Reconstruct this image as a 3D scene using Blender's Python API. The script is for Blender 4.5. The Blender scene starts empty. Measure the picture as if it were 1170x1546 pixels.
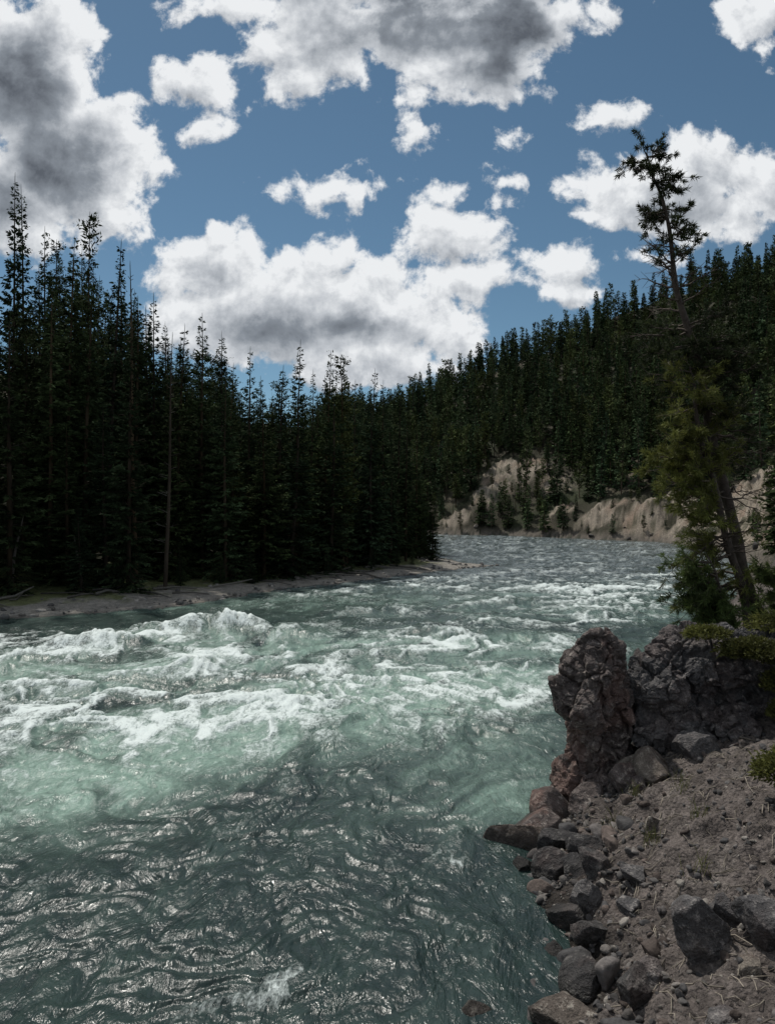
import bpy, bmesh, math, random
import numpy as np
from mathutils import Vector
rng=np.random.default_rng(7); random.seed(7)
scene=bpy.context.scene
EYE=5.0
# ---------------------------------------------------------------- noise
_perm=np.random.default_rng(1).permutation(256); _perm=np.concatenate([_perm,_perm,_perm])
_g=np.random.default_rng(2).normal(size=(256,3)); _g/=np.linalg.norm(_g,axis=1)[:,None]
def pn(x,y,z=0.0):
    x=np.asarray(x,float); y=np.asarray(y,float); z=np.zeros_like(x)+z
    xi=np.floor(x).astype(int); yi=np.floor(y).astype(int); zi=np.floor(z).astype(int)
    xf=x-xi; yf=y-yi; zf=z-zi
    f=lambda t:t*t*t*(t*(t*6-15)+10)
    u,v,w=f(xf),f(yf),f(zf)
    xi&=255; yi&=255; zi&=255
    def c(a,b,d):
        g=_g[_perm[_perm[_perm[xi+a]+yi+b]+zi+d]]
        return g[...,0]*(xf-a)+g[...,1]*(yf-b)+g[...,2]*(zf-d)
    l=lambda a,b,t:a+(b-a)*t
    return 1.5*l(l(l(c(0,0,0),c(1,0,0),u),l(c(0,1,0),c(1,1,0),u),v),l(l(c(0,0,1),c(1,0,1),u),l(c(0,1,1),c(1,1,1),u),v),w)
def fbm(x,y,z=0.0,o=4,r=.5):
    s=0;a=1;f=1
    for i in range(o):
        s=s+a*pn(x*f+17.3*i,y*f+5.1*i,z*f+3.7*i); a*=r; f*=2.03
    return s
def ridge(x,y,z=0.0): return 1-2*np.abs(pn(x,y,z))
def ss(a,b,x):
    t=np.clip((x-a)/(b-a),0,1); return t*t*(3-2*t)
# ---------------------------------------------------------------- mesh helpers
def mk_mesh(name,V,F,mat=None,smooth=False,attrs=None,col=None):
    V=np.asarray(V,float); F=np.asarray(F,int); me=bpy.data.meshes.new(name)
    me.vertices.add(len(V)); me.vertices.foreach_set('co',V.ravel())
    k=F.shape[1]; me.loops.add(F.size); me.loops.foreach_set('vertex_index',F.ravel())
    me.polygons.add(len(F)); me.polygons.foreach_set('loop_start',np.arange(len(F))*k)
    me.update(calc_edges=True)
    if smooth: me.polygons.foreach_set('use_smooth',np.ones(len(F),bool))
    for n,a in (attrs or {}).items():
        at=me.attributes.new(n,'FLOAT','POINT'); at.data.foreach_set('value',np.asarray(a,float))
    if col is not None:
        at=me.attributes.new('tint','FLOAT_COLOR','POINT')
        c=np.ones((len(V),4)); c[:,:3]=col; at.data.foreach_set('color',c.ravel())
    if mat:
        for m in (mat if isinstance(mat,list) else [mat]): me.materials.append(m)
    return me
def mk_obj(name,me,parent=None):
    o=bpy.data.objects.new(name,me); scene.collection.objects.link(o)
    if parent: o.parent=parent
    return o
class Acc:
    def __init__(s): s.V=[];s.F=[];s.C=[];s.n=0
    def add(s,V,F,c):
        V=np.asarray(V,float);F=np.asarray(F,int)
        if F.shape[1]==4: F=np.concatenate([F[:,[0,1,2]],F[:,[0,2,3]]])
        s.V.append(V);s.F.append(F+s.n);s.n+=len(V)
        C=np.zeros((len(V),3));C[:]=c;s.C.append(C)
    def mesh(s,name,mat,smooth=False): return mk_mesh(name,np.concatenate(s.V),np.concatenate(s.F),mat,smooth,col=np.concatenate(s.C))
def tube(pts,rad,n=6):
    P=np.asarray(pts,float);R=np.asarray(rad,float);m=len(P)
    T=np.gradient(P,axis=0);T/=np.linalg.norm(T,axis=1)[:,None]+1e-9
    ref=np.array([.3,.9,.1]) if abs(T[0,2])>.7 else np.array([0,0,1.])
    A=np.cross(T,ref);A/=np.linalg.norm(A,axis=1)[:,None]+1e-9;B=np.cross(T,A)
    a=np.arange(n)*2*np.pi/n
    V=(P[:,None,:]+R[:,None,None]*(np.cos(a)[None,:,None]*A[:,None,:]+np.sin(a)[None,:,None]*B[:,None,:])).reshape(-1,3)
    i=np.arange(m-1)[:,None]*n;j=np.arange(n)[None,:];k=(j+1)%n
    F=np.stack([i+j,i+k,i+n+k,i+n+j],-1).reshape(-1,4)
    return V,F
# ---------------------------------------------------------------- river plan (metres, camera foot at 0,0, looking +Y)
LEFT=np.array([(-220,10),(-60,23.5),(-30,28.8),(-18.4,31.3),(-11.8,35.2),(-7.7,42.2),(-1.7,49.5),(3.6,56.3),(8.0,61.5),(10.2,63.3),(7.2,68),(5.2,80),(6.0,105),(2,130),(-60,150),(-220,160)],float)
RIGHT=np.array([(-220,190),(-60,185),(0,165),(12,150),(24,145),(37.6,123),(45,113),(43,90),(35,65),(24,46),(15,31),(9.5,21),(6,16),(4.4,13.2),(3.0,12.1),(2.75,11.2),(2.3,9.8),(1.95,8.6),(2.1,7.5),(1.75,6.8),(0.9,6.2),(0,5.5),(-2,4.5),(-6,2),(-14,-3),(-40,-14),(-220,-25)],float)
def dpoly(X,Y,P):
    d=np.full(X.shape,1e9)
    for a,b in zip(P[:-1],P[1:]):
        e=b-a; t=np.clip(((X-a[0])*e[0]+(Y-a[1])*e[1])/(e@e),0,1)
        d=np.minimum(d,np.hypot(X-a[0]-t*e[0],Y-a[1]-t*e[1]))
    return d
def inside(X,Y):
    P=np.concatenate([LEFT,RIGHT]); ins=np.zeros(X.shape,bool)
    for a,b in zip(P,np.roll(P,-1,0)):
        if a[1]==b[1]: continue
        c=((a[1]>Y)!=(b[1]>Y))&(X<(b[0]-a[0])*(Y-a[1])/(b[1]-a[1])+a[0]); ins^=c
    return ins
def river(X,Y):
    dl=dpoly(X,Y,LEFT);dr=dpoly(X,Y,RIGHT);ins=inside(X,Y)
    wob=.25*fbm(X*.9,Y*.9,3.3,3)*np.clip(np.hypot(X,Y)/12,.5,3)
    return dl,dr,np.where(ins,np.minimum(dl,dr),-np.minimum(dl,dr))+wob
EU=np.array([0,.0145,.063,.11,.17,.21,.257,.305,.354,.40,.45,.50,.567,.8,1.2])
EV=np.array([.17,.187,.211,.226,.255,.27,.278,.31,.336,.36,.37,.386,.388,.41,.3])
def blobs(X,Y):
    B=[(31,166,9,8,1.0),(23,158,4,4,.8),(40,130,5,4,.95),(46,121,6,6,1.05),(44,80,6,12,1.5),(14,153,5,3,1.),(53,99,5,8,1.2),(50,88,6,6,1.1),(38,152,4,8,.75),(49,110,5,6,.9),(40,72,6,8,1.3),(35,139,4,3,.7)]
    s=0
    for x,y,rx,ry,k in B: s=s+k*np.exp(-((X-x)/rx)**2-((Y-y)/ry)**2)
    return s
def bareness(X,Y):
    return blobs(X,Y)*(.98+1.15*fbm(X*.26,Y*.18,6.,5,.6))
def ground(X,Y):
    X=np.asarray(X,float);Y=np.asarray(Y,float)
    dl,dr,s=river(X,Y); d=np.maximum(-s,0)
    n1=fbm(X*.25,Y*.25,1.1,4); n2=fbm(X*.03,Y*.03,5.1,4)
    sl=.10+.36*ss(2,-38,X)
    hL=.06*np.minimum(d,7)+np.minimum(sl*np.maximum(d-7,0),45)+.12*n1*ss(0,3,d)+2.5*n2*ss(8,40,d)
    u=X/np.maximum(Y,1.0)
    env=np.interp(u,EU,EV); cap=5+env*np.minimum(Y,265)-14
    cap=np.maximum(cap,2+0*cap)
    lin=(.60+.2*ss(.35,.6,u))*d+.4*ss(0,2,d)
    k=6.0
    hh=np.clip(.5+.5*(cap-lin)/k,0,1); hF=cap*(1-hh)+lin*hh-k*hh*(1-hh)*.7
    gul=ridge(X*.12,Y*.12,2.)*1.6
    hF=np.maximum(hF,0)+(3.5*n2+gul)*ss(4,50,d)+.5*n1*ss(0,6,d)+blobs(X,Y)*(1.2*ss(1,8,d)+1.1*ridge(X*.3,Y*.22,4.)*ss(1,7,d)+1.1*fbm(X*.8,Y*.7,4.,5,.62)*ss(0,4,d))
    sn=.48+.34*ss(11.0,13.2,Y)+.3*ss(5.5,3.,Y)
    hN=sn*d; capn=2.75+.09*np.maximum(d-4,0); k=.5
    hh=np.clip(.5+.5*(capn-hN)/k,0,1); hN=capn*(1-hh)+hN*hh-k*hh*(1-hh)
    hN=hN+(.16*n1+.12*fbm(X*1.7,Y*1.7,9.,5,.6)+.09*ridge(X*1.6,Y*1.6,7.)+.035*ridge(X*6,Y*6,7.))*ss(0,.8,d)
    w=ss(20,52,Y)
    hR=hN*(1-w)+hF*w
    h=np.where(dl<dr,hL,hR)
    bed=-np.minimum(np.maximum(s,0)*.35,1.8)-.03
    return np.where(s>0,bed,h)
def gz(x,y): return float(ground(np.array([x]),np.array([y]))[0])
# ---------------------------------------------------------------- node helpers
def mat(name):
    m=bpy.data.materials.new(name);m.use_nodes=True;nt=m.node_tree
    return m,nt,nt.nodes['Principled BSDF']
def N(nt,t,ins=None,**kw):
    n=nt.nodes.new(t)
    for k,v in kw.items(): setattr(n,k,v)
    for k,v in (ins or {}).items():
        if isinstance(v,bpy.types.NodeSocket): nt.links.new(v,n.inputs[k])
        else: n.inputs[k].default_value=v
    return n
def mixc(nt,f,a,b,bt='MIX'):
    n=nt.nodes.new('ShaderNodeMix');n.data_type='RGBA';n.blend_type=bt
    for k,v in ((0,f),(6,a),(7,b)):
        if isinstance(v,bpy.types.NodeSocket): nt.links.new(v,n.inputs[k])
        else: n.inputs[k].default_value=v if k==0 else (*v,1)
    return n.outputs[2]
def math_(nt,op,a,b=0.0,c=0.0,clamp=False):
    n=nt.nodes.new('ShaderNodeMath');n.operation=op;n.use_clamp=clamp
    for k,v in enumerate((a,b,c)):
        if isinstance(v,bpy.types.NodeSocket): nt.links.new(v,n.inputs[k])
        else: n.inputs[k].default_value=v
    return n.outputs[0]
def noise(nt,vec,scale,detail=5,rough=.55,dist=0.0):
    return N(nt,'ShaderNodeTexNoise',{'Vector':vec,'Scale':scale,'Detail':detail,'Roughness':rough,'Distortion':dist})
def rng_(nt,v,a,b,c=0.,d=1.,interp='SMOOTHSTEP'):
    return N(nt,'ShaderNodeMapRange',{0:v,1:a,2:b,3:c,4:d},interpolation_type=interp).outputs[0]
def pos(nt): return N(nt,'ShaderNodeNewGeometry').outputs['Position']
def attr(nt,n): return N(nt,'ShaderNodeAttribute',attribute_name=n)
# ground
def mat_ground():
    m,nt,b=mat('ground_soil');p=pos(nt);t=attr(nt,'tint').outputs['Color']
    a=noise(nt,p,3.,5,.65).outputs[0]; f=noise(nt,p,28.,4,.7).outputs[0]; g=noise(nt,p,.35,4,.6).outputs[0]
    v=math_(nt,'ADD',math_(nt,'MULTIPLY',a,1.0),math_(nt,'MULTIPLY',f,.9))
    v=math_(nt,'ADD',v,math_(nt,'MULTIPLY',g,.5))
    v=rng_(nt,v,.8,1.6,.3,1.75,'LINEAR')
    vo=N(nt,'ShaderNodeTexVoronoi',{'Vector':p,'Scale':22.,'Randomness':1.})
    c=mixc(nt,1.0,t,N(nt,'ShaderNodeCombineColor',{0:v,1:v,2:v}).outputs[0],'MULTIPLY')
    k2=rng_(nt,vo.outputs['Color'],0,1,.6,1.5,'LINEAR')
    c=mixc(nt,1.,c,N(nt,'ShaderNodeCombineColor',{0:k2,1:k2,2:k2}).outputs[0],'MULTIPLY')
    nt.links.new(c,b.inputs['Base Color']);b.inputs['Roughness'].default_value=.92;b.inputs['Specular IOR Level'].default_value=.2
    h=math_(nt,'ADD',math_(nt,'MULTIPLY',a,.16),math_(nt,'MULTIPLY',f,.04))
    h=math_(nt,'ADD',h,math_(nt,'MULTIPLY',vo.outputs['Distance'],-.03))
    bp=N(nt,'ShaderNodeBump',{'Strength':1.,'Distance':1.,'Height':h});nt.links.new(bp.outputs[0],b.inputs['Normal'])
    return m
def mat_rock(name,c1,c2,c3,warm):
    m,nt,b=mat(name);p=pos(nt)
    a=noise(nt,p,1.6,6,.66,.6).outputs[0];d=noise(nt,p,9.,5,.72).outputs[0];e=noise(nt,p,45.,3,.7).outputs[0]
    c=mixc(nt,rng_(nt,a,.40,.60),c1,c2)
    c=mixc(nt,math_(nt,'MULTIPLY',rng_(nt,d,.54,.64),.75),c,c3)
    w=noise(nt,p,1.1,4,.65).outputs[0]
    c=mixc(nt,math_(nt,'MULTIPLY',rng_(nt,w,.47,.60),warm),c,(.18,.098,.076))
    k=rng_(nt,math_(nt,'ADD',math_(nt,'MULTIPLY',e,.6),math_(nt,'MULTIPLY',d,.5)),.35,.75,.4,1.5,'LINEAR')
    c=mixc(nt,1.,c,N(nt,'ShaderNodeCombineColor',{0:k,1:k,2:k}).outputs[0],'MULTIPLY')
    z=N(nt,'ShaderNodeSeparateXYZ',{0:p}).outputs[2]
    wet=rng_(nt,math_(nt,'ADD',z,math_(nt,'MULTIPLY',a,-.25)),-.02,.16,1.,0.)
    c=mixc(nt,math_(nt,'MULTIPLY',wet,.75),c,(.014,.013,.011))
    nt.links.new(c,b.inputs['Base Color'])
    nt.links.new(rng_(nt,wet,0,1,.85,.35),b.inputs['Roughness'])
    b.inputs['Specular IOR Level'].default_value=.3
    h=math_(nt,'ADD',math_(nt,'MULTIPLY',a,.22),math_(nt,'MULTIPLY',d,.09));h=math_(nt,'ADD',h,math_(nt,'MULTIPLY',e,.022))
    bp=N(nt,'ShaderNodeBump',{'Strength':1.,'Distance':1.,'Height':h});nt.links.new(bp.outputs[0],b.inputs['Normal'])
    return m
def mat_tint(name,rough=.8,bumps=0.,transl=0.,rand=0.,spec=.2,gain=1.):
    m,nt,b=mat(name);t=attr(nt,'tint').outputs['Color'];p=pos(nt)
    n=noise(nt,p,12. if bumps else .6,4 if bumps else 1,.65).outputs[0];k=rng_(nt,n,.3,.7,.6*gain,1.4*gain,'LINEAR')
    if rand:
        r=N(nt,'ShaderNodeObjectInfo').outputs['Random'];k=math_(nt,'MULTIPLY',k,rng_(nt,r,0,1,1-rand,1+rand,'LINEAR'))
    c=mixc(nt,1.,t,N(nt,'ShaderNodeCombineColor',{0:k,1:k,2:k}).outputs[0],'MULTIPLY')
    if rand:
        r2=math_(nt,'FRACT',math_(nt,'MULTIPLY',r,7.77))
        c=mixc(nt,math_(nt,'MULTIPLY',r2,.5),c,mixc(nt,1.,c,(1.5,1.15,.55),'MULTIPLY'))
    nt.links.new(c,b.inputs['Base Color']);b.inputs['Roughness'].default_value=rough;b.inputs['Specular IOR Level'].default_value=spec
    if bumps:
        bp=N(nt,'ShaderNodeBump',{'Strength':.8,'Distance':bumps,'Height':n});nt.links.new(bp.outputs[0],b.inputs['Normal'])
    if transl:
        tr=N(nt,'ShaderNodeBsdfTranslucent',{'Color':c});mx=N(nt,'ShaderNodeMixShader',{0:transl,1:b.outputs[0],2:tr.outputs[0]})
        nt.links.new(mx.outputs[0],nt.nodes['Material Output'].inputs[0])
    return m
M_ground=mat_ground()
M_red=mat_rock('rock_weathered_red',(.10,.082,.076),(.175,.145,.132),(.34,.30,.265),.5)
M_grey=mat_rock('rock_weathered_grey',(.080,.077,.078),(.145,.137,.134),(.27,.25,.235),.18)
M_dark=mat_rock('rock_shore_dark',(.045,.043,.043),(.085,.08,.077),(.15,.14,.13),.12)
M_tanrock=mat_rock('rock_tan',(.12,.10,.085),(.21,.185,.155),(.33,.30,.26),.15)
M_peb=mat_tint('pebble_stone',.85,.03)
M_wood=mat_tint('dead_wood',.9,.02)
M_leafF=mat_tint('conifer_needles',1.,0,0,.35,0.04)
M_leafH=mat_tint('hillside_needles',1.,0,0,.4,0.04,1.6)
M_leafN=mat_tint('pine_needles',.7,0,.3)
# ---------------------------------------------------------------- terrain
def angs(fine,nf,half=42):
    h=math.radians(half); return np.concatenate([np.linspace(-h,h,nf),np.linspace(h,2*np.pi-h,fine+2)[1:-1]])
def polar(R,A):
    r,a=np.meshgrid(R,A,indexing='ij');X=r*np.sin(a);Y=r*np.cos(a)
    n,m=r.shape;i=np.arange(n-1)[:,None]*m;j=np.arange(m)[None,:];k=(j+1)%m
    return X.ravel(),Y.ravel(),np.stack([i+j,i+k,i+m+k,i+m+j],-1).reshape(-1,4)
R=np.concatenate([np.geomspace(.4,4,30)[:-1],np.geomspace(4,16,260)[:-1],np.geomspace(16,330,300)[:-1],np.geomspace(330,3000,25)])
X,Y,F=polar(R,angs(110,620))
Z=ground(X,Y);dl,dr,s=river(X,Y);d=-s
col=np.zeros((len(X),3));isL=(dl<dr)
n=fbm(X*.6,Y*.6,8.,4);nb=fbm(X*.08,Y*.08,2.,4)
def lay(c,w):
    global col; w=np.clip(w,0,1)[:,None]; col=col*(1-w)+np.array(c)*w
col[:]=(.034,.032,.02)
lay((.025,.034,.014),ss(-.2,.5,nb)*.8)
hill=(~isL)*(Y>45)
lay((.095,.08,.058),hill*ss(.15,.6,fbm(X*.07,Y*.05,71.,4))*.8)
bare=ss(.34,.8,bareness(X,Y))*hill
lay((.245,.21,.168),bare); lay((.19,.135,.10),bare*ss(0,.6,fbm(X*.15,Y*.2,11.,3))*.8);lay((.075,.072,.048),bare*ss(.05,.5,fbm(X*.45,Y*.4,21.,5,.62))*.85)
lay((.12,.105,.088),hill*ss(2,.5,d))
g=isL*(Y<75)
lay((.23,.215,.19),g*ss(8.5,5.5,d+n*2))
lay((.105,.12,.045),g*ss(3.2,4.8,d+n*1.8)*ss(12,8,d+n*1.5)*.9)
lay((.085,.077,.067),g*ss(.7,.1,d))
lay((.25,.21,.165),isL*np.exp(-((X+48)/8)**2-((Y-78)/8)**2))
g=(~isL)*ss(55,30,Y)
lay((.105,.09,.082),g); lay((.145,.128,.116),g*ss(0,.7,fbm(X*1.3,Y*1.3,4.4,4))*.8)
lay((.05,.043,.039),g*ss(-.1,.7,fbm(X*2.1,Y*2.1,14.4,4))*.8)
lay((.035,.05,.016),g*ss(4,6,d)*.6*ss(10,13,Y))
lay((.022,.019,.016),g*ss(.7,.05,d+.1*n))
lay((.03,.035,.025),(s>0)*1.)
me=mk_mesh('ground',np.stack([X,Y,Z],1),F,M_ground,True,col=col);mk_obj('ground',me)
# ---------------------------------------------------------------- water
U=np.linspace(1/3.2,1/210,1000);Rw=1/U
X,Y,F=polar(Rw,angs(30,720,40));dl,dr,s=river(X,Y)
th=math.radians(48)
wx=fbm(X*.16,Y*.16,1.,4);wy=fbm(X*.16,Y*.16,7.,4)
w2x=fbm(X*.6,Y*.6,31.,3);w2y=fbm(X*.6,Y*.6,37.,3)
Xw=X+wx*2.2+w2x*.7;Yw=Y+wy*2.2+w2y*.7
al=Xw*math.sin(th)+Yw*math.cos(th);ac=Xw*math.cos(th)-Yw*math.sin(th)
def G(x,y,rx,ry,a=0,XX=None,YY=None):
    XX=X if XX is None else XX;YY=Y if YY is None else YY
    c,q=math.cos(math.radians(a)),math.sin(math.radians(a));p=(XX-x)*c+(YY-y)*q;r=-(XX-x)*q+(YY-y)*c
    return np.exp(-(p/rx)**2-(r/ry)**2)
rapid=np.clip(ss(12,19,Y-.25*X)*ss(60,34,Y)+.35*ss(8,14,Y-.2*X),0,1)*ss(0,4,s)
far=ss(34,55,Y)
calm=G(-12,31,14,3.0,8)*.9+.5*G(0,40,8,4,35)
rapid=rapid*np.clip(1-calm,0,1)*(.7+.55*ss(-.6,.6,fbm(X*.12,Y*.2,51.,3)))
amp=.045+.15*rapid+.085*far*ss(0,5,s)
def sr(x,y,z):
    p=pn(x,y,z);return 1-2*np.sqrt(p*p+.014)
n1=sr(al*.42,ac*.34,1.);n2=sr(al*.95+3,ac*.8,2.);n3=sr(al*2.1,ac*1.8,3.);n4=sr(Xw*1.6,Yw*2.2,4.);n5=sr(Xw*4.0,Yw*5.2,5.);n6=sr(Xw*11,Yw*13,6.)
near=ss(20,11,Y);patch=ss(-.4,.7,fbm(X*.35,Y*.5,81.,3));fin=fbm(Xw*4.5,Yw*5.5,91.,3,.5)
h=amp*(.62*n1+.55*n2+.34*n3)+(.032+.006*near)*n4*ss(45,20,Y)+(.002+.009*patch)*n5*ss(22,11,Y)+.007*fin*ss(20,10,Y)+.0014*patch*n6*ss(12,8,Y)+.07*fbm(X*.5,Y*.5,3.,3)
XB=X+1.1*fbm(X*.35,Y*.35,61.,3);YB=Y+1.3*fbm(X*.35,Y*.35,67.,3)
def GB(*a): return G(*a,XX=XB,YY=YB)
big=(.66*GB(-7.4,28.4,2.4,.9,18)+.42*GB(-10.8,24.8,2.0,.9,35)+.3*GB(-3.8,27,1.5,.8,-15)+.3*GB(-13.5,22.5,2,.9,-10)+.22*GB(2,27.5,1.5,.8,20)+.22*GB(5.5,26.5,1.3,.8,-15)
 +.25*GB(-6,22,1.6,.8,40)+.16*GB(0,23.5,1.6,.8,-10)+.16*GB(3.8,22,1.2,.7,30)+.2*GB(-9.5,18.5,1.6,.8,35)+.22*GB(-1.0,34,2,1,8)+.22*GB(7,37,2,1,0)+.15*GB(-3,17.5,1.5,.6,20)+.25*GB(9.5,33,1.5,1,30)+.2*GB(12,44,2,1.3,0))
h=h+big*(.9+.25*n2+.15*n3)
h=h*np.clip(.25+ss(-.3,2.5,s),0,1)
crest=(amp*(.62*n1+.55*n2+.34*n3))/(amp+.06)
foam=(ss(.25,1.1,crest)*(.10+1.0*rapid+.30*far)+big*1.15*(.4+.7*ss(.1,1.,crest)))
foam=foam+.36*rapid*ss(-.3,.8,fbm(al*.5,ac*.9,19.,4))+.12*far*ss(-.5,.5,fbm(al*.25,ac*.35,23.,4))
aer_sheen=(1.0*G(2.2,19.3,4.5,2.4,10)+.85*G(-1.6,17.2,4.5,1.9,22)+.78*G(-4.4,14.0,4.2,1.7,32)+.75*G(-6,11.4,3,1.2,38)+.4*G(1.6,14.2,2.0,2.3,70)
  +.7*G(-6,23,6,3,12)+.65*G(3,25,6,2.5,0)+.6*G(-10,20,4,3,20)+.4*G(-7,14.5,3,3)+.35*G(2.2,11.5,1.0,1.5,80)+.5*G(-8,27,4,2,10)+.03*G(-2,10.5,4,2,30)+.34*ss(26,34,Y))  # last term paints sky reflection over the far water; the rest is aeration
strk=fbm(al*.35,ac*1.1,6.,5,.6);aer_sheen=np.clip(aer_sheen*(1+.95*strk)+.05*strk,0,1)*np.clip(1-.8*G(-12,31,14,3,8),0,1)
foam=np.clip(foam+.45*aer_sheen*ss(40,30,Y)*ss(-.1,.5,fbm(al*.8,ac*1.6,9.,4))+.6*GB(-1.4,7.4,.5,.25,20)+.5*GB(-2.1,7.1,.5,.2,20)+.35*GB(0.9,8.4,.8,.3,40)+.45*GB(-4.2,8.8,.7,.3,30)+.4*GB(.3,9.9,.9,.25,30),0,1.2)
keep=s>-2.2;fk=keep[F].all(1);F=F[fk];idx=np.unique(F);mp=np.zeros(len(X),int);mp[idx]=np.arange(len(idx))
def mat_water():
    m,nt,b=mat('river_water');p=pos(nt);fo=attr(nt,'foam').outputs['Fac'];ae=attr(nt,'aer_sheen').outputs['Fac'];fa=attr(nt,'far').outputs['Fac']
    mpn=N(nt,'ShaderNodeMapping',{0:p});mpn.inputs['Rotation'].default_value=(0,0,math.radians(48));mpn.inputs['Scale'].default_value=(1.7,.9,1)
    q=mpn.outputs[0]
    n1=noise(nt,q,1.1,4,.68,.9).outputs[0];n2=noise(nt,q,5.,4,.68,1.2).outputs[0];n3=noise(nt,p,18.,3,.6,.6).outputs[0]
    mixn=math_(nt,'ADD',math_(nt,'MULTIPLY',n1,.5),math_(nt,'MULTIPLY',n2,.55))
    mixn=math_(nt,'ADD',mixn,math_(nt,'MULTIPLY',n3,.25))
    t=math_(nt,'ADD',mixn,math_(nt,'MULTIPLY',fo,.31))
    fm=rng_(nt,t,.76,1.02)
    milk_sheen=math_(nt,'MULTIPLY',ae,rng_(nt,mixn,.5,.8,.4,1.1,'LINEAR'),clamp=True)
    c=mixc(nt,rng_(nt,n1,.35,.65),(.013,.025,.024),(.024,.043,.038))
    c=mixc(nt,milk_sheen,c,mixc(nt,fa,(.26,.385,.32),(.29,.34,.37)))  # blue-grey far tone: reflected sky painted into the base colour
    c=mixc(nt,fm,c,(.64,.71,.69))
    nt.links.new(c,b.inputs['Base Color'])
    r=math_(nt,'ADD',math_(nt,'MULTIPLY',fm,.4),math_(nt,'MULTIPLY',milk_sheen,.1));r=math_(nt,'ADD',r,.24)
    nt.links.new(r,b.inputs['Roughness']);b.inputs['IOR'].default_value=1.35
    hh=math_(nt,'ADD',math_(nt,'MULTIPLY',n1,.10),math_(nt,'MULTIPLY',n2,.028));hh=math_(nt,'ADD',hh,math_(nt,'MULTIPLY',n3,.004))
    hh=math_(nt,'ADD',hh,math_(nt,'MULTIPLY',fm,.03))
    bp=N(nt,'ShaderNodeBump',{'Strength':.75,'Distance':1.,'Height':hh});nt.links.new(bp.outputs[0],b.inputs['Normal'])
    return m
me=mk_mesh('river_water',np.stack([X,Y,h],1)[idx],mp[F],mat_water(),True,attrs={'foam':foam[idx],'aer_sheen':aer_sheen[idx],'far':far[idx]});mk_obj('river_water',me)
# ---------------------------------------------------------------- rocks
def ico(sub):
    bm=bmesh.new();bmesh.ops.create_icosphere(bm,subdivisions=sub,radius=1);V=np.array([v.co[:] for v in bm.verts]);F=np.array([[v.index for v in f.verts] for f in bm.faces]);bm.free();return V,F
ICO={k:ico(k) for k in (1,2,3,4,5)}
def rockV(seed,sub=4,cuts=16,rough=.1,lo=.5,hi=.9):
    r=np.random.default_rng(seed);V,F=ICO[sub];V=V.copy()
    for i in range(cuts):
        nn=r.normal(size=3);nn/=np.linalg.norm(nn);o=r.uniform(lo,hi);dd=V@nn-o;mk=dd>0;V[mk]-=dd[mk,None]*nn*.97
    if rough:
        o=r.uniform(0,50,3);L=V/np.linalg.norm(V,axis=1)[:,None]
        V=V+L*(rough*fbm(V[:,0]*2.2+o[0],V[:,1]*2.2+o[1],V[:,2]*2.2+o[2],4 if sub>2 else 2))[:,None]
    return V,F
def rot(r,tilt=.5):
    a,b,c=r.uniform(-tilt,tilt),r.uniform(-tilt,tilt),r.uniform(0,6.28)
    Rx=np.array([[1,0,0],[0,math.cos(a),-math.sin(a)],[0,math.sin(a),math.cos(a)]]);Ry=np.array([[math.cos(b),0,math.sin(b)],[0,1,0],[-math.sin(b),0,math.cos(b)]])
    Rz=np.array([[math.cos(c),-math.sin(c),0],[math.sin(c),math.cos(c),0],[0,0,1]]);return Rx@Ry@Rz
from mathutils.kdtree import KDTree
def facet(V,Nn,cell,amp,seed,zs=1.):
    """angular fracture relief: each cell of space pushes the surface by its own tilted plane"""
    r=np.random.default_rng(seed);lo=V.min(0)-cell;hi=V.max(0)+cell
    K=int(np.prod((hi-lo)/np.array([cell,cell,cell*zs])));S=r.uniform(lo,hi,(K,3));D=r.normal(size=(K,3));D/=np.linalg.norm(D,axis=1)[:,None];O=r.uniform(-1,1,K)
    kd=KDTree(K)
    sc=np.array([1,1,1/zs])
    for i,q in enumerate(S*sc): kd.insert(q,i)
    kd.balance();Vw=(V+cell*.18*np.stack([fbm(V[:,0]*3,V[:,1]*3,V[:,2]*3+k*9,2) for k in range(3)],1))*sc
    out=np.zeros(len(V))
    for i,q in enumerate(Vw):
        f=kd.find_n(q,2);j=f[0][1];e=f[1][2]-f[0][2]
        out[i]=((V[i]-S[j])@D[j])*.55/cell+O[j]*.6-max(0,1-e/(cell*.14))*.8
    return amp*out
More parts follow.
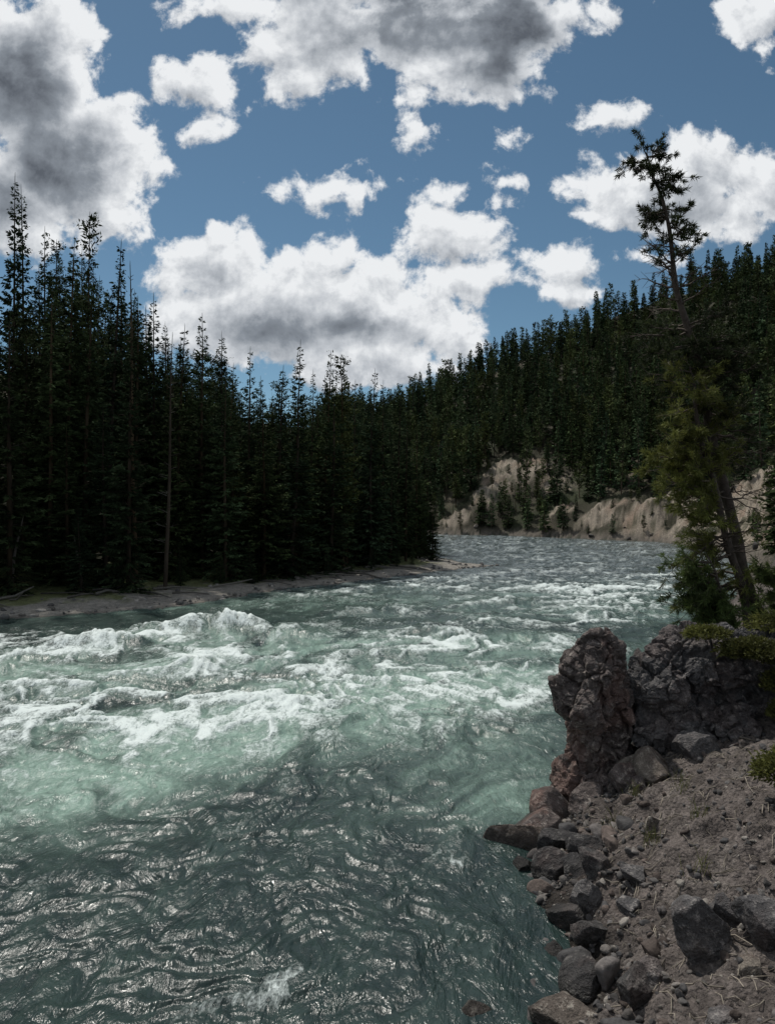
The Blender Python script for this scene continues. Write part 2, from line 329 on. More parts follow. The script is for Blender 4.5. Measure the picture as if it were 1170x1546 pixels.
def outcrop(name,parts,mat_,vox=.035,seed=0):
    A=Acc()
    for i,(x,y,z,sx,sy,sz,t) in enumerate(parts):
        V,F=rockV(seed*100+i,4,16,.05,.60,.92);V=V*np.array([sx,sy,sz])*1.03
        a=math.radians(t);Rt=np.array([[math.cos(a),0,math.sin(a)],[0,1,0],[-math.sin(a),0,math.cos(a)]])
        A.add(V@Rt.T+np.array([x,y,z]),F,(0,0,0))
    o=mk_obj(name,A.mesh(name,None));m=o.modifiers.new('r','REMESH');m.mode='VOXEL';m.voxel_size=vox
    dg=bpy.context.evaluated_depsgraph_get();ev=bpy.data.meshes.new_from_object(o.evaluated_get(dg));o.modifiers.clear();o.data=ev
    V=np.empty(len(ev.vertices)*3);ev.vertices.foreach_get('co',V);V=V.reshape(-1,3)
    Nn=np.empty(len(ev.vertices)*3);ev.vertices.foreach_get('normal',Nn);Nn=Nn.reshape(-1,3)
    x,y,z=V.T
    dsp=facet(V,Nn,.50,.125,seed+5,1.6)+facet(V,Nn,.18,.042,seed+9,.8)+.05*fbm(x*1.6,y*1.6,z*1.3+seed,3)+.018*fbm(x*7,y*7,z*9,3,.6)+.006*fbm(x*24,y*24,z*24,2)
    V=V+Nn*dsp[:,None];ev.vertices.foreach_set('co',V.ravel())
    ev.polygons.foreach_set('use_smooth',np.zeros(len(ev.polygons),bool));ev.materials.clear();ev.materials.append(mat_);ev.update();return o
outcrop('rock_outcrop',[
 (3.56,12.0,2.05,.68,.75,.74,-8),(3.70,12.1,2.60,.40,.55,.44,10),(3.40,11.9,1.75,.62,.6,.75,12),(3.62,12.0,.95,.50,.7,.75,0),(3.52,11.8,.35,.58,.65,.5,15),(3.95,12.2,1.1,.5,.7,1.1,0),(3.3,11.6,.05,.55,.5,.35,0),(3.92,12.0,2.3,.26,.5,.4,0),(4.1,11.8,.4,.5,.5,.5,0)],M_red,.026,1)
outcrop('rock_outcrop',[
 (4.82,12.2,1.9,.60,.75,.85,10),(4.62,12.0,1.25,.6,.6,.6,0),(4.55,12.4,1.8,.45,.6,.6,0),(5.2,12.3,2.35,.55,.7,.6,0),(5.45,12.0,1.9,.36,.4,.42,0),(5.75,11.9,2.2,.38,.4,.45,20),(5.6,11.8,1.5,.38,.4,.40,0),(6.0,11.8,1.65,.34,.35,.34,0),(6.15,11.9,2.25,.45,.5,.45,0),(6.6,12.0,2.15,.6,.6,.65,0),(5.9,12.5,2.4,1.2,.8,.55,0),(7.2,12.2,2.4,.8,.8,.65,0),(5.05,11.75,1.1,.5,.45,.5,0),(5.9,11.5,1.3,.3,.3,.3,0),(5.3,12.3,1.4,1.1,.6,.9,0),(6.5,12.2,1.6,.9,.6,.6,0)],M_grey,.028,2)
def boulder(x,y,sx,sy,sz,seed,m,dz=.3,tilt=.35,name='boulder',cuts=12):
    V,F=rockV(seed,5,cuts,.05,.40,.82);r=np.random.default_rng(seed);V=(V@rot(r,3).T)*np.array([sx,sy,sz])*1.12
    V=V@rot(r,tilt).T
    z=max(gz(x,y),-.35)
    me=mk_mesh(name,V,F,m,False);o=mk_obj(name,me);o.location=(x,y,z+sz*dz);return o
B=[(1.85,10.35,.62,.46,.42,11,M_tanrock),(2.3,10.6,.55,.42,.34,12,M_red),(2.45,9.95,.34,.30,.30,13,M_dark),(2.2,9.25,.30,.25,.28,14,M_dark),(2.75,11.3,.5,.4,.45,15,M_red),
(2.38,8.35,.21,.19,.33,16,M_grey),(2.12,8.3,.28,.22,.22,17,M_dark),(2.65,8.75,.30,.24,.22,18,M_dark),(2.45,9.0,.27,.24,.24,19,M_dark),(3.10,6.65,.40,.34,.40,20,M_grey),(3.5,7.1,.26,.22,.22,21,M_grey),
(.82,6.75,.30,.24,.22,22,M_tanrock),(1.75,6.65,.38,.30,.24,23,M_tanrock),(2.3,6.3,.26,.24,.22,24,M_dark),(2.05,7.15,.32,.25,.2,25,M_dark),(2.6,6.7,.2,.17,.15,26,M_grey),(3.0,8.3,.2,.18,.16,27,M_grey),
(3.55,9.2,.16,.14,.14,28,M_tanrock),(4.35,11.1,.36,.25,.30,29,M_tanrock),(4.0,11.2,.24,.2,.24,30,M_tanrock),(3.2,10.9,.42,.3,.24,31,M_red),(3.9,10.6,.14,.12,.16,32,M_red),(2.75,9.5,.26,.2,.2,33,M_dark),(1.85,7.8,.22,.17,.14,34,M_dark),(2.7,5.6,.16,.14,.12,35,M_grey),(3.3,6.2,.14,.12,.11,36,M_tanrock),
(2.35,7.75,.24,.2,.2,37,M_dark),(1.95,9.6,.26,.2,.2,38,M_dark),(2.75,7.9,.2,.16,.14,39,M_grey),(3.6,6.5,.3,.25,.25,40,M_grey),(1.6,9.95,.3,.22,.16,44,M_dark),(4.3,10.9,.4,.3,.35,45,M_tanrock),(3.85,11.0,.3,.25,.3,46,M_red),(5.0,11.0,.4,.3,.35,47,M_grey)]
for b_ in B: boulder(*b_)
def stones(name,N_,xr,yr,test,smin,smax,pal,seed,sub=2,pw=2.5):
    r=np.random.default_rng(seed);x=r.uniform(*xr,N_);y=r.uniform(*yr,N_);dl,dr,s=river(x,y);k=test(x,y,dl,dr,-s,r);x,y=x[k],y[k];z=ground(x,y)
    A=Acc();vs=[rockV(900+i,sub,10,.04 if sub>1 else 0,.38,.8) for i in range(16)]
    for i in range(len(x)):
        V,F=vs[r.integers(16)];sc=1.15*(smin+(smax-smin)*r.random()**pw);S=sc*np.array([r.uniform(.8,1.3),r.uniform(.6,1.1),r.uniform(.45,.9)])
        V=(V@rot(r,3).T)*S@rot(r,.6).T
        c=np.array(pal[r.integers(len(pal))])*r.uniform(.5,1.3)
        A.add(V+np.array([x[i],y[i],max(z[i],-.15)+S[2]*.25]),F,c)
    mk_obj(name,A.mesh(name,M_peb,False))
PAL=[(.09,.085,.082),(.11,.10,.095),(.14,.128,.118),(.10,.08,.07),(.06,.058,.058),(.06,.058,.058),(.24,.22,.195)]
stones('shore_gravel',13000,(.5,6.8),(4.4,12.3),lambda x,y,dl,dr,d,r:(dr<dl)&(d>-.25)&(d<4.5)&(r.random(len(x))<(.22+.8*np.exp(-(d/.9)**2)+.5*(pn(x*1.2,y*1.2,3.)>.15))),.006,.066,PAL,51,2,3.6)
stones('shore_stones',620,(.3,4.8),(4.8,12),lambda x,y,dl,dr,d,r:(dr<dl)&(d>-.35)&(d<1.7)&(r.random(len(x))<np.exp(-(d/.7)**2)),.04,.19,PAL[:6],52,3,2.4)
stones('bank_cobbles',6000,(-34,10.5),(28,66),lambda x,y,dl,dr,d,r:(dl<dr)&(d>-.5)&(d<5)&(r.random(len(x))<.15+.9*np.exp(-(d/1.4)**2)),.05,.28,[(.17,.16,.15),(.21,.195,.175),(.11,.105,.10),(.28,.26,.235)],53,1,3.)
stones('shore_boulders',260,(10,60),(60,160),lambda x,y,dl,dr,d,r:(dr<dl)&(d>-.6)&(d<3),.2,.9,[(.16,.14,.12),(.09,.085,.08)],54,2,2.)
# ---------------------------------------------------------------- conifers
def twigs(A,P,D,Lt,W,c):
    n=len(P);S=np.cross(D,rng.normal(size=(n,3)));S/=np.linalg.norm(S,axis=1)[:,None]+1e-9
    V=np.stack([P,P+D*Lt[:,None]*.45+S*W[:,None],P+D*Lt[:,None],P+D*Lt[:,None]*.45-S*W[:,None]],1).reshape(-1,3)
    i=np.arange(n)[:,None]*4;A.add(V,np.concatenate([i,i+1,i+2,i+3],1),np.repeat(c,4,0))
def conifer(name,seed,H,Rm,step,cb,dens,tw,kind='spruce',wd=1.,M=None):
    r=np.random.default_rng(seed);A=Acc();lean=r.normal(0,.01,2)
    hz=np.linspace(0,H,10);tp=np.stack([lean[0]*hz+.05*np.sin(hz*.4+seed),lean[1]*hz,hz],1);tp[0,2]=-1.5
    V,F=tube(tp,.009*H*(1-hz/H)**.8+.012,6);A.add(V,F,(.045,.037,.03))
    z=cb*H
    if kind!='snag':
        for zz in r.uniform(.04*H,cb*H+1,16):
            a=r.uniform(0,6.28);L=r.uniform(.4,1.4);V,F=tube([(0,0,zz),(math.cos(a)*L,math.sin(a)*L,zz-.2*L)],[.03,.008],3);A.add(V,F,(.05,.045,.04))
    while z<H*.985:
        f=(z-cb*H)/(H*(1-cb))
        if kind=='pine': prof=(math.sin(min(1,f*1.0+.2)*math.pi*.90)**.55)*.9+.06
        elif kind=='snag': prof=(1-f)**.7*.8
        else: prof=(1-f)**.85*(.8+.2*min(1,f*6))
        nb=r.integers(5,9) if kind=='spruce' else (r.integers(4,7) if kind=='pine' else r.integers(2,5))
        cz=.8+.5*pn(np.array([z*.8]),np.array([seed*1.7]))[0]
        for b in range(nb):
            a=r.uniform(0,6.28);L=(Rm*prof*r.uniform(.6,1.18)*cz+.08)
            if kind=='pine': L*=r.uniform(.5,1.2)
            pit=(-.42+.95*f**1.3) if kind=='spruce' else (.05+.5*f)
            d0=np.array([math.cos(a),math.sin(a),pit+r.normal(0,.12)]);zb=z+r.uniform(-.5,.5)*step
            nt=max(5,int(L*dens)); t=np.sort(r.uniform(.08,1,nt))**.8
            b0=np.array([np.interp(zb,hz,tp[:,0]),np.interp(zb,hz,tp[:,1]),zb])
            P=b0+d0*(L*t)[:,None];P[:,2]+= (.16*L*t**2 if kind=='spruce' else .1*L*t)
            if kind=='snag' or (L>1.2 and r.random()<.4) :
                V,F=tube([b0,P[len(P)//2],P[-1]],[.022,.016,.006],3);A.add(V,F,(.075,.07,.065) if kind=='snag' else (.04,.034,.03))
            if kind=='snag':
                for q in range(2):
                    j=r.integers(len(P));dd=d0+r.normal(0,.5,3);V,F=tube([P[j],P[j]+dd*.4*L*.6],[.012,.005],3);A.add(V,F,(.075,.07,.065))
                continue
            sg=r.choice([-1,1],nt);an=a+sg*r.uniform(.3,1.15,nt)
            D=np.stack([np.cos(an),np.sin(an),r.normal(-.28 if kind=='spruce' else .25,.28,nt)+pit*.4],1);D/=np.linalg.norm(D,axis=1)[:,None]
            if kind=='pine':
                P=P+r.normal(0,.14,(nt,3))*min(1,L);D=D+r.normal(0,.5,(nt,3));D/=np.linalg.norm(D,axis=1)[:,None]
            Lt=tw*r.uniform(.55,1.2,nt)*(1.15-.5*t)*min(1.,.45+L*.45);W=wd*Lt*r.uniform(.13,.22,nt)
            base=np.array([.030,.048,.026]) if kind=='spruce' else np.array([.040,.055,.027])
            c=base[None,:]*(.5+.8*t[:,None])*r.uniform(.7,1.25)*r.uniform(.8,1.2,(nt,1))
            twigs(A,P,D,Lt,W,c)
        z+=step*r.uniform(.7,1.3)*(1 if kind!='snag' else 1.6)
    V,F=tube([tp[-2],tp[-1],tp[-1]+np.array([0,0,.25])],[.03,.02,.008],4);A.add(V,F,(.03,.045,.022))
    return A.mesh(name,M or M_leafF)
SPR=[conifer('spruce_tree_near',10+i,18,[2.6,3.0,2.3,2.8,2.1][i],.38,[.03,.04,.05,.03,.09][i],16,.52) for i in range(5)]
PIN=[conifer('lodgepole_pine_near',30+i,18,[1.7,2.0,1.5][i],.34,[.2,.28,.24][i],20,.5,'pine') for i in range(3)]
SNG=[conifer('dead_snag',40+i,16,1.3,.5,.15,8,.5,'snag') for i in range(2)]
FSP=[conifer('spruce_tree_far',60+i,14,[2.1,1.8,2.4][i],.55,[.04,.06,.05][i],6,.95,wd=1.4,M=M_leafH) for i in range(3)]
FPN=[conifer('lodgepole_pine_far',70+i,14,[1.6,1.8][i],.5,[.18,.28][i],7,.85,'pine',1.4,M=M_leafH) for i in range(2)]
def grove(name):
    e=bpy.data.objects.new(name,None);scene.collection.objects.link(e);return e
def plant(par,me,nat,x,y,z,H,wid=1.,tilt=.02):
    o=bpy.data.objects.new('tree',me);scene.collection.objects.link(o);o.parent=par;s=H/nat
    o.location=(x,y,z-.1);o.scale=(s*wid,s*wid,s);o.rotation_euler=(random.gauss(0,tilt),random.gauss(0,tilt),random.uniform(0,6.28));return o
LU=(np.array([-420,-200,0,40,75,120,160,200,240,270,305,340,375,410,445,490,525,560,600,622,640,652,665])-585)/1031
LV=(773-np.array([250,250,285,300,345,345,375,415,460,505,500,525,540,560,535,548,560,575,600,640,690,730,775]))/1031
gl=grove('spruce_forest')
for px,py,Yd,k in [(15,268,46,0),(38,285,50,2),(68,342,47,1),(98,360,44,3),(127,320,48,7),(158,358,45,4),(185,400,50,2),(235,448,47,0),(262,490,46,3),(305,478,49,1),(335,505,50,2),(375,524,52,4),(418,548,54,2),(445,514,52,0),(487,532,55,1),(523,539,58,5),(557,558,60,3),(578,574,63,0),(598,590,66,2),(560,600,58,1),(628,640,70,2),(612,622,64,4),(642,690,80,1),(500,590,53,3),(400,600,48,1),(340,560,46,0),(205,398,43,8),(15,470,38,9),(250,500,41,8),(75,420,41,2),(440,620,49,3)]:
    u=(px-585)/1031;x=u*Yd;z=gz(x,Yd);H=EYE+(773-py)/1031*Yd-z
    me=(SPR+PIN+SNG)[k];nat=18 if k<8 else 16
    plant(gl,me,nat,x,Yd,z,H,18/H*random.uniform(.8,1.05) if k<8 else 1)
cnt=0
cx=rng.uniform(-95,9,9000);cy=rng.uniform(30,135,9000);dl,dr,s=river(cx,cy);cz=ground(cx,cy)
grid={}
for x,y,z,a,b,d in zip(cx,cy,cz,dl,dr,-s):
    if a>=b or d<5.8+1.2*math.sin(x*.9): 
        if not(a<b and y>66 and d>1.8): continue
    if d>44: continue
    sp=2.1+max(0,d-12)*.05;key=(int(x//3),int(y//3));ok=True
    for i in (-1,0,1):
        for j in (-1,0,1):
            for q in grid.get((key[0]+i,key[1]+j),()):
                if (q[0]-x)**2+(q[1]-y)**2<sp*sp: ok=False
    if not ok: continue
    u=x/y
    if u<-.85: continue
    cap=EYE+np.interp(u,LU,LV)*y-z
    if cap<6: continue
    t=random.random()
    if d<9 and t<.45: H=min(cap*.8,random.uniform(6,13))
    elif t<.8: H=min(cap*random.uniform(.62,.95),random.uniform(14,24))
    else: H=min(cap*.7,random.uniform(5,12))
    if H<2.5: continue
    grid.setdefault(key,[]).append((x,y));t=random.random()
    if abs(u+.54)<.035 and y<78 and H+z>17: H=max(4,17-z)
    if t<.78: me,nat=random.choice(SPR),18
    elif t<.965: me,nat=random.choice(PIN),18
    else: me,nat=random.choice(SNG),16
    plant(gl,me,nat,x,y,z,H,min(1.9,(18/H)**.6)*random.uniform(.85,1.15));cnt+=1
for x,y,k in [(-4.5,51.5,2.6),(-1.2,55,2.2),(-6.2,49,1.6),(0.8,58.5,2.0),(-13,43,2.8),(2.2,62,2.0),(-20,40,3.2),(-9.2,46,3),(-2.8,53.5,1.5),(-16,41,2),(-24,38,3),(-11,45,2.2)]:
    plant(gl,random.choice(SPR),18,x,y,gz(x,y),k,1.5)
print('left',cnt)
gf=grove('hillside_forest');cnt=0
cx=rng.uniform(-40,230,34000);cy=rng.uniform(40,300,34000);dl,dr,s=river(cx,cy);cz=ground(cx,cy);bb=bareness(cx,cy);thin=fbm(cx*.07,cy*.05,71.,4);grid={}
for x,y,z,a,b,d,bl,tn in zip(cx,cy,cz,dl,dr,-s,bb,thin):
    if b>=a or d<1.5: continue
    u=x/y
    if u<-.1 or u>.8 or y<48: continue
    if d>125: continue
    if bl>.45 and random.random()<.72: continue
    sp=(2.5 if d<60 else 3.4)*(1.3 if tn>.3 else 1);key=(int(x//4),int(y//4));ok=True
    for i in (-1,0,1):
        for j in (-1,0,1):
            for q in grid.get((key[0]+i,key[1]+j),()):
                if (q[0]-x)**2+(q[1]-y)**2<sp*sp: ok=False
    if not ok: continue
    grid.setdefault(key,[]).append((x,y))
    H=random.uniform(7,15.5)*(1 if d>12 else .55)*(random.uniform(.22,.6) if bl>.25 else 1)
    t=random.random()
    if t<.62: me,nat=random.choice(FSP),14
    elif t<.98: me,nat=random.choice(FPN),14
    else: me,nat=SNG[0],16
    plant(gf,me,nat,x,y,z,H,random.uniform(.9,1.2)*min(1.5,(14/H)**.5));cnt+=1
print('far',cnt)
# ---------------------------------------------------------------- near pines on the right bank
def pine_near(name,trunk,rad,limbs,seed,leafc,twd=9,ln=.15,barkc=(.07,.056,.046)):
    r=np.random.default_rng(seed);root=grove(name);T=np.array(trunk,float)
    tt=np.linspace(0,len(T)-1,40);TP=np.stack([np.interp(tt,range(len(T)),T[:,i]) for i in range(3)],1)
    TP[:,0]+=.04*np.sin(tt*3.1);TP[:,1]+=.04*np.cos(tt*2.3)
    RR=np.interp(tt,range(len(T)),rad);W=Acc();L_=Acc();V,F=tube(TP,RR*(1+.08*np.sin(tt*9)),10);W.add(V,F,barkc)
    zz=TP[:,2]
    for (z0,z1,n,lmin,lmax,pit,leaf,az) in limbs:
        for i in range(n):
            z=r.uniform(z0,z1);b0=np.array([np.interp(z,zz,TP[:,k]) for k in range(3)])
            a=r.uniform(0,6.28) if az is None else math.radians(r.normal(az,40));L=r.uniform(lmin,lmax)
            m=7;t=np.linspace(0,1,m);d=np.array([math.cos(a),math.sin(a),pit+r.normal(0,.2)])
            P=b0+d*(L*t)[:,None];P[:,2]+=.25*L*t**2*r.uniform(-.6,1.);P[1:]+=r.normal(0,.035*L,(m-1,3))
            V,F=tube(P,np.interp(t,[0,1],[.012+.016*L,.004]),4);W.add(V,F,np.array(barkc)*1.2)
            for q in range(int(3+L*twd)):
                f=r.uniform(.15,1);p=np.array([np.interp(f,t,P[:,k]) for k in range(3)]);dd=d+r.normal(0,.6,3);dd/=np.linalg.norm(dd);l=r.uniform(.12,.36)*min(1,.5+L)
                e=p+dd*l;V,F=tube([p,e],[.007,.003],3);W.add(V,F,np.array(barkc)*1.3)
                if r.random()<leaf:
                    nn=44;tq=r.uniform(.25,1.05,nn)**.7;pp=p+(e-p)*tq[:,None];D=dd*.7+r.normal(0,.6,(nn,3));D/=np.linalg.norm(D,axis=1)[:,None]
                    c=np.array(leafc)[None]*r.uniform(.6,1.45)*r.uniform(.8,1.2,(nn,1))
                    twigs(L_,pp,D,ln*r.uniform(.6,1.2,nn),np.full(nn,.009),c)
    mk_obj('trunk_and_limbs',W.mesh(name+'_wood',M_wood,True),root);mk_obj('needles',L_.mesh(name+'_needles',M_leafN),root);return root
pine_near('leaning_pine_tree',[(8.22,15,2.2),(8.05,15,2.9),(7.75,15,3.9),(7.4,15,5.5),(6.95,15,7.5),(6.6,15.1,9.2),(6.33,15.1,10.4),(6.0,15,11.9),(5.72,15,12.9)],[.17,.145,.13,.11,.09,.07,.055,.03,.01],
 [(10.9,12.85,40,.2,.58,.05,.8,None),(10.4,11.0,12,.3,.6,-.1,.2,None),(9.4,10.5,14,.4,1.0,.3,0.03,None),(7.9,9.2,36,.5,1.3,.05,.85,None),(6.6,8.2,16,.5,1.2,-.1,.6,None),(4.5,7.,20,.4,1.3,-.1,0.0,None),(6.0,7.5,14,.5,1.1,0,.5,10)],101,(.034,.045,.018),ln=.12)
pine_near('pine_tree',[(7.75,14.6,2.3),(7.5,14.6,3.6),(7.1,14.5,4.8),(6.75,14.5,6.2),(6.5,14.5,7.4),(6.4,14.5,8.1)],[.10,.085,.07,.055,.035,.01],
 [(5.9,8.0,36,.3,.9,.25,.95,None),(4.5,6.3,36,.4,1.3,.1,.95,170),(3.4,4.6,18,.4,1.2,-.2,.8,180),(4,6,14,.4,1.,0,.05,None)],102,(.12,.13,.035),twd=7)
pine_near('pine_tree',[(7.3,14.3,2.3),(7.1,14.2,3.0),(6.8,14.1,3.6),(6.6,14.1,4.1)],[.06,.05,.035,.012],
 [(2.7,4.0,26,.4,1.0,-.05,.95,190),(2.4,3.4,14,.3,.9,-.45,.95,200)],103,(.07,.10,.03))
pine_near('pine_tree',[(8.4,14.6,2.4),(8.35,14.6,3.1),(8.4,14.6,3.9)],[.05,.04,.012],[(2.7,3.8,26,.3,.85,.2,.95,None)],104,(.075,.10,.03))
# ---------------------------------------------------------------- shrubs, grass, sticks, driftwood
def shrub(name,x,y,z,rx,ry,rz,n,c,seed,ln=.06):
    r=np.random.default_rng(seed);A=Acc();p=r.normal(size=(n,3));p/=np.linalg.norm(p,axis=1)[:,None];p[:,2]=np.abs(p[:,2])
    q=1+.35*fbm(p[:,0]*2.5+seed,p[:,1]*2.5,p[:,2]*2.5,3);P=p*(q*r.uniform(.6,1,n))[:,None]*np.array([rx,ry,rz])+np.array([x,y,z])
    D=p+r.normal(0,.7,(n,3));D/=np.linalg.norm(D,axis=1)[:,None];cc=np.array(c)[None]*r.uniform(.5,1.4,(n,1))*(.6+.6*q[:,None]-.1)
    twigs(A,P,D,ln*r.uniform(.6,1.4,n),np.full(n,ln*.22),cc)
    for i in range(12):
        a=r.uniform(0,6.28);V,F=tube([(x,y,z-.05),(x+math.cos(a)*rx*.8,y+math.sin(a)*ry*.8,z+rz*r.uniform(.1,.8))],[.01,.004],3);A.add(V,F,(.05,.04,.03))
    mk_obj(name,A.mesh(name,M_leafN))
for i,(x,y,z,rx,ry,rz,n) in enumerate([(6.1,11.45,2.6,.55,.4,.28,4200),(6.7,11.3,2.5,.5,.4,.26,3200),(5.45,11.65,2.88,.4,.3,.18,1900),(6.4,11.2,2.1,.25,.25,.3,1700),(6.5,11.3,1.6,.2,.2,.3,1200),(4.95,8.6,1.65,.32,.3,.35,2400),(7.1,12.3,2.9,.6,.5,.3,3000)]):
    shrub('juniper_shrub',x,y,z,rx,ry,rz,n,(.10,.105,.03),200+i)
r=np.random.default_rng(77);A=Acc()
for (x,y,k) in [(3.75,10.4,30),(3.45,9.0,26),(3.1,9.6,18),(4.2,9.8,16),(3.6,7.9,14),(4.0,8.9,20),(3.3,10.0,20),(4.4,10.3,16)]:
    for i in range(k):
        a=r.uniform(0,6.28);l=r.uniform(.08,.26);x0=x+r.normal(0,.06);y0=y+r.normal(0,.06);z0=gz(x0,y0)
        V,F=tube([(x0,y0,z0-.02),(x0+math.cos(a)*l*.25,y0+math.sin(a)*l*.25,z0+l*.7),(x0+math.cos(a)*l*.6,y0+math.sin(a)*l*.6,z0+l)],[.004,.003,.001],3);A.add(V,F,np.array([.13,.14,.05])*r.uniform(.6,1.3))
mk_obj('grass_tufts',A.mesh('grass_tufts',M_leafN))
A=Acc();k=0
while k<800:
    x=r.uniform(1.5,6.2);y=r.uniform(4.6,11.5)
    _,_,s=river(np.array([x]),np.array([y]))
    if s[0]>-.5: continue
    a=r.uniform(0,6.28);l=r.uniform(.04,.36)*r.random()+.04;x1=x+math.cos(a)*l;y1=y+math.sin(a)*l;xm=(x+x1)/2+r.normal(0,.02);ym=(y+y1)/2+r.normal(0,.02)
    V,F=tube([(x,y,gz(x,y)+.01),(xm,ym,gz(xm,ym)+.02+r.random()*.03),(x1,y1,gz(x1,y1)+.015)],[.004+.012*l,.004+.01*l,.003],4);A.add(V,F,np.array([.25,.22,.18])*r.uniform(.3,1.2));k+=1
mk_obj('fallen_twigs',A.mesh('fallen_twigs',M_wood))
A=Acc()
for i in range(46):
    x=r.uniform(-32,2);dy=0
    yb=np.interp(x,LEFT[:9,0],LEFT[:9,1])+r.uniform(4.8,7.8);a=r.normal(0,.5);l=r.uniform(1,4);x1=x+math.cos(a)*l;y1=yb+math.sin(a)*l;R0=r.uniform(.04,.10)
    V,F=tube([(x,yb,gz(x,yb)+R0),((x+x1)/2,(yb+y1)/2,gz((x+x1)/2,(yb+y1)/2)+R0+.1),(x1,y1,gz(x1,y1)+R0+r.random()*.7*(r.random()<.4))],[R0,R0*.8,R0*.35],7);A.add(V,F,np.array([.13,.12,.105])*r.uniform(.5,1.2))
for (x,y,h,lx) in [(-17.6,39.5,3.2,-.6),(-21,38,4.5,.7)]:
    z=gz(x,y);V,F=tube([(x,y,z-.2),(x+lx*.4,y,z+h*.5),(x+lx,y+.2,z+h)],[.12,.08,.02],7);A.add(V,F,(.09,.08,.07))
mk_obj('driftwood_logs',A.mesh('driftwood_logs',M_wood,True))
# ---------------------------------------------------------------- sky
w=bpy.data.worlds.new('World');scene.world=w;w.use_nodes=True;nt=w.node_tree;nt.nodes.clear()
SUN_EL,SUN_AZ=58,-28
sky=N(nt,'ShaderNodeTexSky',sky_type='NISHITA');sky.sun_disc=False;sky.sun_elevation=math.radians(SUN_EL);sky.sun_rotation=math.radians(SUN_AZ);sky.altitude=2200;sky.air_density=1.;sky.dust_density=.5
LOB=[(50,110,125,125),(110,240,145,115),(20,300,150,90),(200,225,60,60),(150,330,80,45),(0,60,90,80),(310,135,66,56),(300,195,44,28),
(480,60,115,75),(430,115,65,42),(340,15,120,32),(540,90,60,50),(640,50,160,70),(720,90,120,75),(700,145,75,32),(840,15,95,34),(650,-40,330,60),(760,30,125,80),
(632,203,40,26),(480,287,66,26),(545,303,36,32),(330,400,100,62),(330,355,65,28),(480,400,90,48),(520,460,145,80),(400,470,185,88),(290,430,75,48),(620,480,105,58),(560,540,150,55),(690,495,60,40),
(675,360,95,56),(680,285,50,24),(700,415,80,42),(750,308,28,14),(752,268,25,13),(855,392,56,36),(850,435,58,24),(1000,290,145,68),(1075,250,85,58),(930,270,78,40),(1100,320,95,54),(1160,300,60,60),(970,395,44,22),(1140,30,58,44),(1165,75,40,24),(935,180,50,26),(760,210,20,12)]
g=bpy.data.node_groups.new('cloud_density','ShaderNodeTree');g.interface.new_socket('P',in_out='INPUT',socket_type='NodeSocketVector');g.interface.new_socket('D',in_out='OUTPUT',socket_type='NodeSocketFloat');g.interface.new_socket('F',in_out='OUTPUT',socket_type='NodeSocketFloat');g.interface.new_socket('W',in_out='OUTPUT',socket_type='NodeSocketVector')
gi=g.nodes.new('NodeGroupInput');go=g.nodes.new('NodeGroupOutput');P=gi.outputs[0]
def vm(nt,op,a,b=None):
    n=nt.nodes.new('ShaderNodeVectorMath');n.operation=op
    for k,v in enumerate((a,b)):
        if v is None: continue
        if isinstance(v,bpy.types.NodeSocket): nt.links.new(v,n.inputs[k])
        else: n.inputs[k].default_value=v
    return n
wc=noise(g,P,10.,3,.55).outputs['Color'];wd_=vm(g,'SUBTRACT',wc,(.5,.5,.5)).outputs[0];wv=vm(g,'MULTIPLY',wd_,(.065,.055,0)).outputs[0];Pw=vm(g,'ADD',P,wv).outputs[0]
g.links.new(vm(g,'ADD',P,vm(g,'MULTIPLY',wd_,(.22,.22,0)).outputs[0]).outputs[0],go.inputs[2])
def lobe(nt_,Pv,cx_,cy_,rx,ry):
    q=vm(nt_,'SUBTRACT',Pv,((cx_-585)/1031,(773-cy_)/1031,0)).outputs[0];q=vm(nt_,'MULTIPLY',q,(1031/rx,1031/ry,0)).outputs[0];return vm(nt_,'LENGTH',q).outputs['Value']
acc=None
for cx_,cy_,rx,ry in LOB:
    l=lobe(g,Pw,cx_,cy_,rx,ry)
    m_=math.sqrt(min(rx,ry)*math.sqrt(rx*ry))/1031
    l=math_(g,'MULTIPLY_ADD',l,-m_,m_)
    acc=l if acc is None else math_(g,'SMOOTH_MAX',acc,l,.010)
Fv=math_(g,'MULTIPLY_ADD',acc,26.,.10);Fv=math_(g,'MAXIMUM',Fv,-1.5)
sx=N(g,'ShaderNodeSeparateXYZ',{0:P});mx=math_(g,'MAXIMUM',math_(g,'ABSOLUTE',sx.outputs[0]),math_(g,'SUBTRACT',sx.outputs[1],.15));mk=rng_(g,mx,.62,.8)
n2=noise(g,P,1.7,2,.5).outputs[0];G2=math_(g,'MULTIPLY',math_(g,'SUBTRACT',n2,.45),8.);G2=math_(g,'ADD',G2,math_(g,'MULTIPLY',math_(g,'SUBTRACT',1.,mk),-6.));Fv=math_(g,'MAXIMUM',Fv,G2)
nf=noise(g,P,13.,7,.62,.15).outputs[0]
Fv=math_(g,'MINIMUM',Fv,2.6)
D=math_(g,'ADD',Fv,math_(g,'MULTIPLY',math_(g,'SUBTRACT',nf,.5),4.4))
g.links.new(D,go.inputs[0]);g.links.new(Fv,go.inputs[1])
tc=N(nt,'ShaderNodeTexCoord').outputs['Generated'];s3=N(nt,'ShaderNodeSeparateXYZ',{0:tc});yy=math_(nt,'MAXIMUM',math_(nt,'ABSOLUTE',s3.outputs[1]),.15)
Pn=N(nt,'ShaderNodeCombineXYZ',{0:math_(nt,'DIVIDE',s3.outputs[0],yy),1:math_(nt,'DIVIDE',s3.outputs[2],yy)}).outputs[0]
def grp(v):
    n=nt.nodes.new('ShaderNodeGroup');n.node_tree=g;nt.links.new(v,n.inputs[0]);return n.outputs
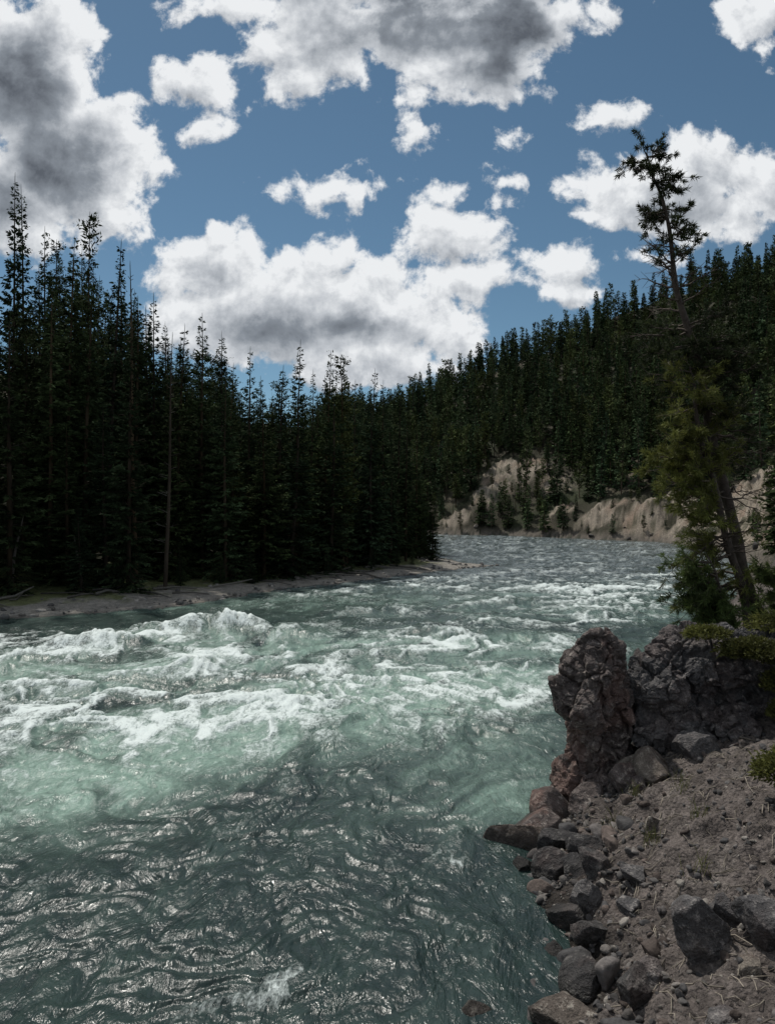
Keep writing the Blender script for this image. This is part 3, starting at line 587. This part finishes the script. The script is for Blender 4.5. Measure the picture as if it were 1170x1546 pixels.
off=vm(nt,'SUBTRACT',(.0,1.0,0),Pn).outputs[0];off=vm(nt,'NORMALIZE',off).outputs[0];off=vm(nt,'MULTIPLY',off,(.022,.022,0)).outputs[0]
g1=grp(Pn);D1=g1[0];F1=g1[1];D2=grp(vm(nt,'ADD',Pn,off).outputs[0])[0]
alpha=rng_(nt,D1,.0,.6)
L=math_(nt,'MULTIPLY',math_(nt,'SUBTRACT',D1,D2),.33);L=math_(nt,'ADD',L,.93)
L=math_(nt,'SUBTRACT',L,math_(nt,'MULTIPLY',rng_(nt,D1,.6,3.0),.28))
L=math_(nt,'SUBTRACT',L,math_(nt,'MULTIPLY',rng_(nt,F1,.6,2.6),.24))
hv=None
for a_ in [(650,-10,280,100),(780,50,105,95),(640,60,100,55),(60,190,125,155),(470,505,200,60),(1050,310,120,40)]:
    q=lobe(nt,g1[2],*a_);q=rng_(nt,q,.35,1.2,.60 if a_[1]<60 else (.27 if a_[0]<100 else .17),0.)
    hv=q if hv is None else math_(nt,'MAXIMUM',hv,q)
L=math_(nt,'SUBTRACT',L,math_(nt,'MULTIPLY',hv,rng_(nt,D1,.5,1.7)),clamp=True)
cc=N(nt,'ShaderNodeValToRGB',{0:L});e=cc.color_ramp.elements;e[0].position=0;e[0].color=(.11,.125,.15,1);e[1].position=1;e[1].color=(.88,.90,.92,1);m_=e.new(.4);m_.color=(.26,.29,.33,1);m_=e.new(.72);m_.color=(.55,.58,.62,1)
skt=vm(nt,'MULTIPLY',sky.outputs[0],(.76,.90,.82)).outputs[0]
b1=N(nt,'ShaderNodeBackground',{0:skt,1:.085});b2=N(nt,'ShaderNodeBackground',{0:cc.outputs[0],1:.95})
mx=N(nt,'ShaderNodeMixShader',{0:alpha,1:b1.outputs[0],2:b2.outputs[0]});out=N(nt,'ShaderNodeOutputWorld',{0:mx.outputs[0]})
w.cycles.sampling_method='NONE'
sl=bpy.data.lights.new('sun','SUN');sl.energy=3.2;sl.angle=math.radians(1.5);sl.color=(1,.95,.88);so=bpy.data.objects.new('sun',sl);scene.collection.objects.link(so)
e_,a_=math.radians(SUN_EL),math.radians(SUN_AZ);so.rotation_euler=Vector((math.cos(e_)*math.sin(a_),math.cos(e_)*math.cos(a_),math.sin(e_))).to_track_quat('Z','Y').to_euler()
# ---------------------------------------------------------------- camera
cam=bpy.data.cameras.new('camera');cam.sensor_fit='VERTICAL';cam.sensor_height=36;cam.lens=24;cam.clip_end=5000;co=bpy.data.objects.new('camera',cam);scene.collection.objects.link(co)
co.location=(0,0,EYE);co.rotation_euler=(math.radians(90),0,0);scene.camera=co
scene.view_settings.view_transform='Standard';scene.view_settings.look='None';scene.view_settings.exposure=0
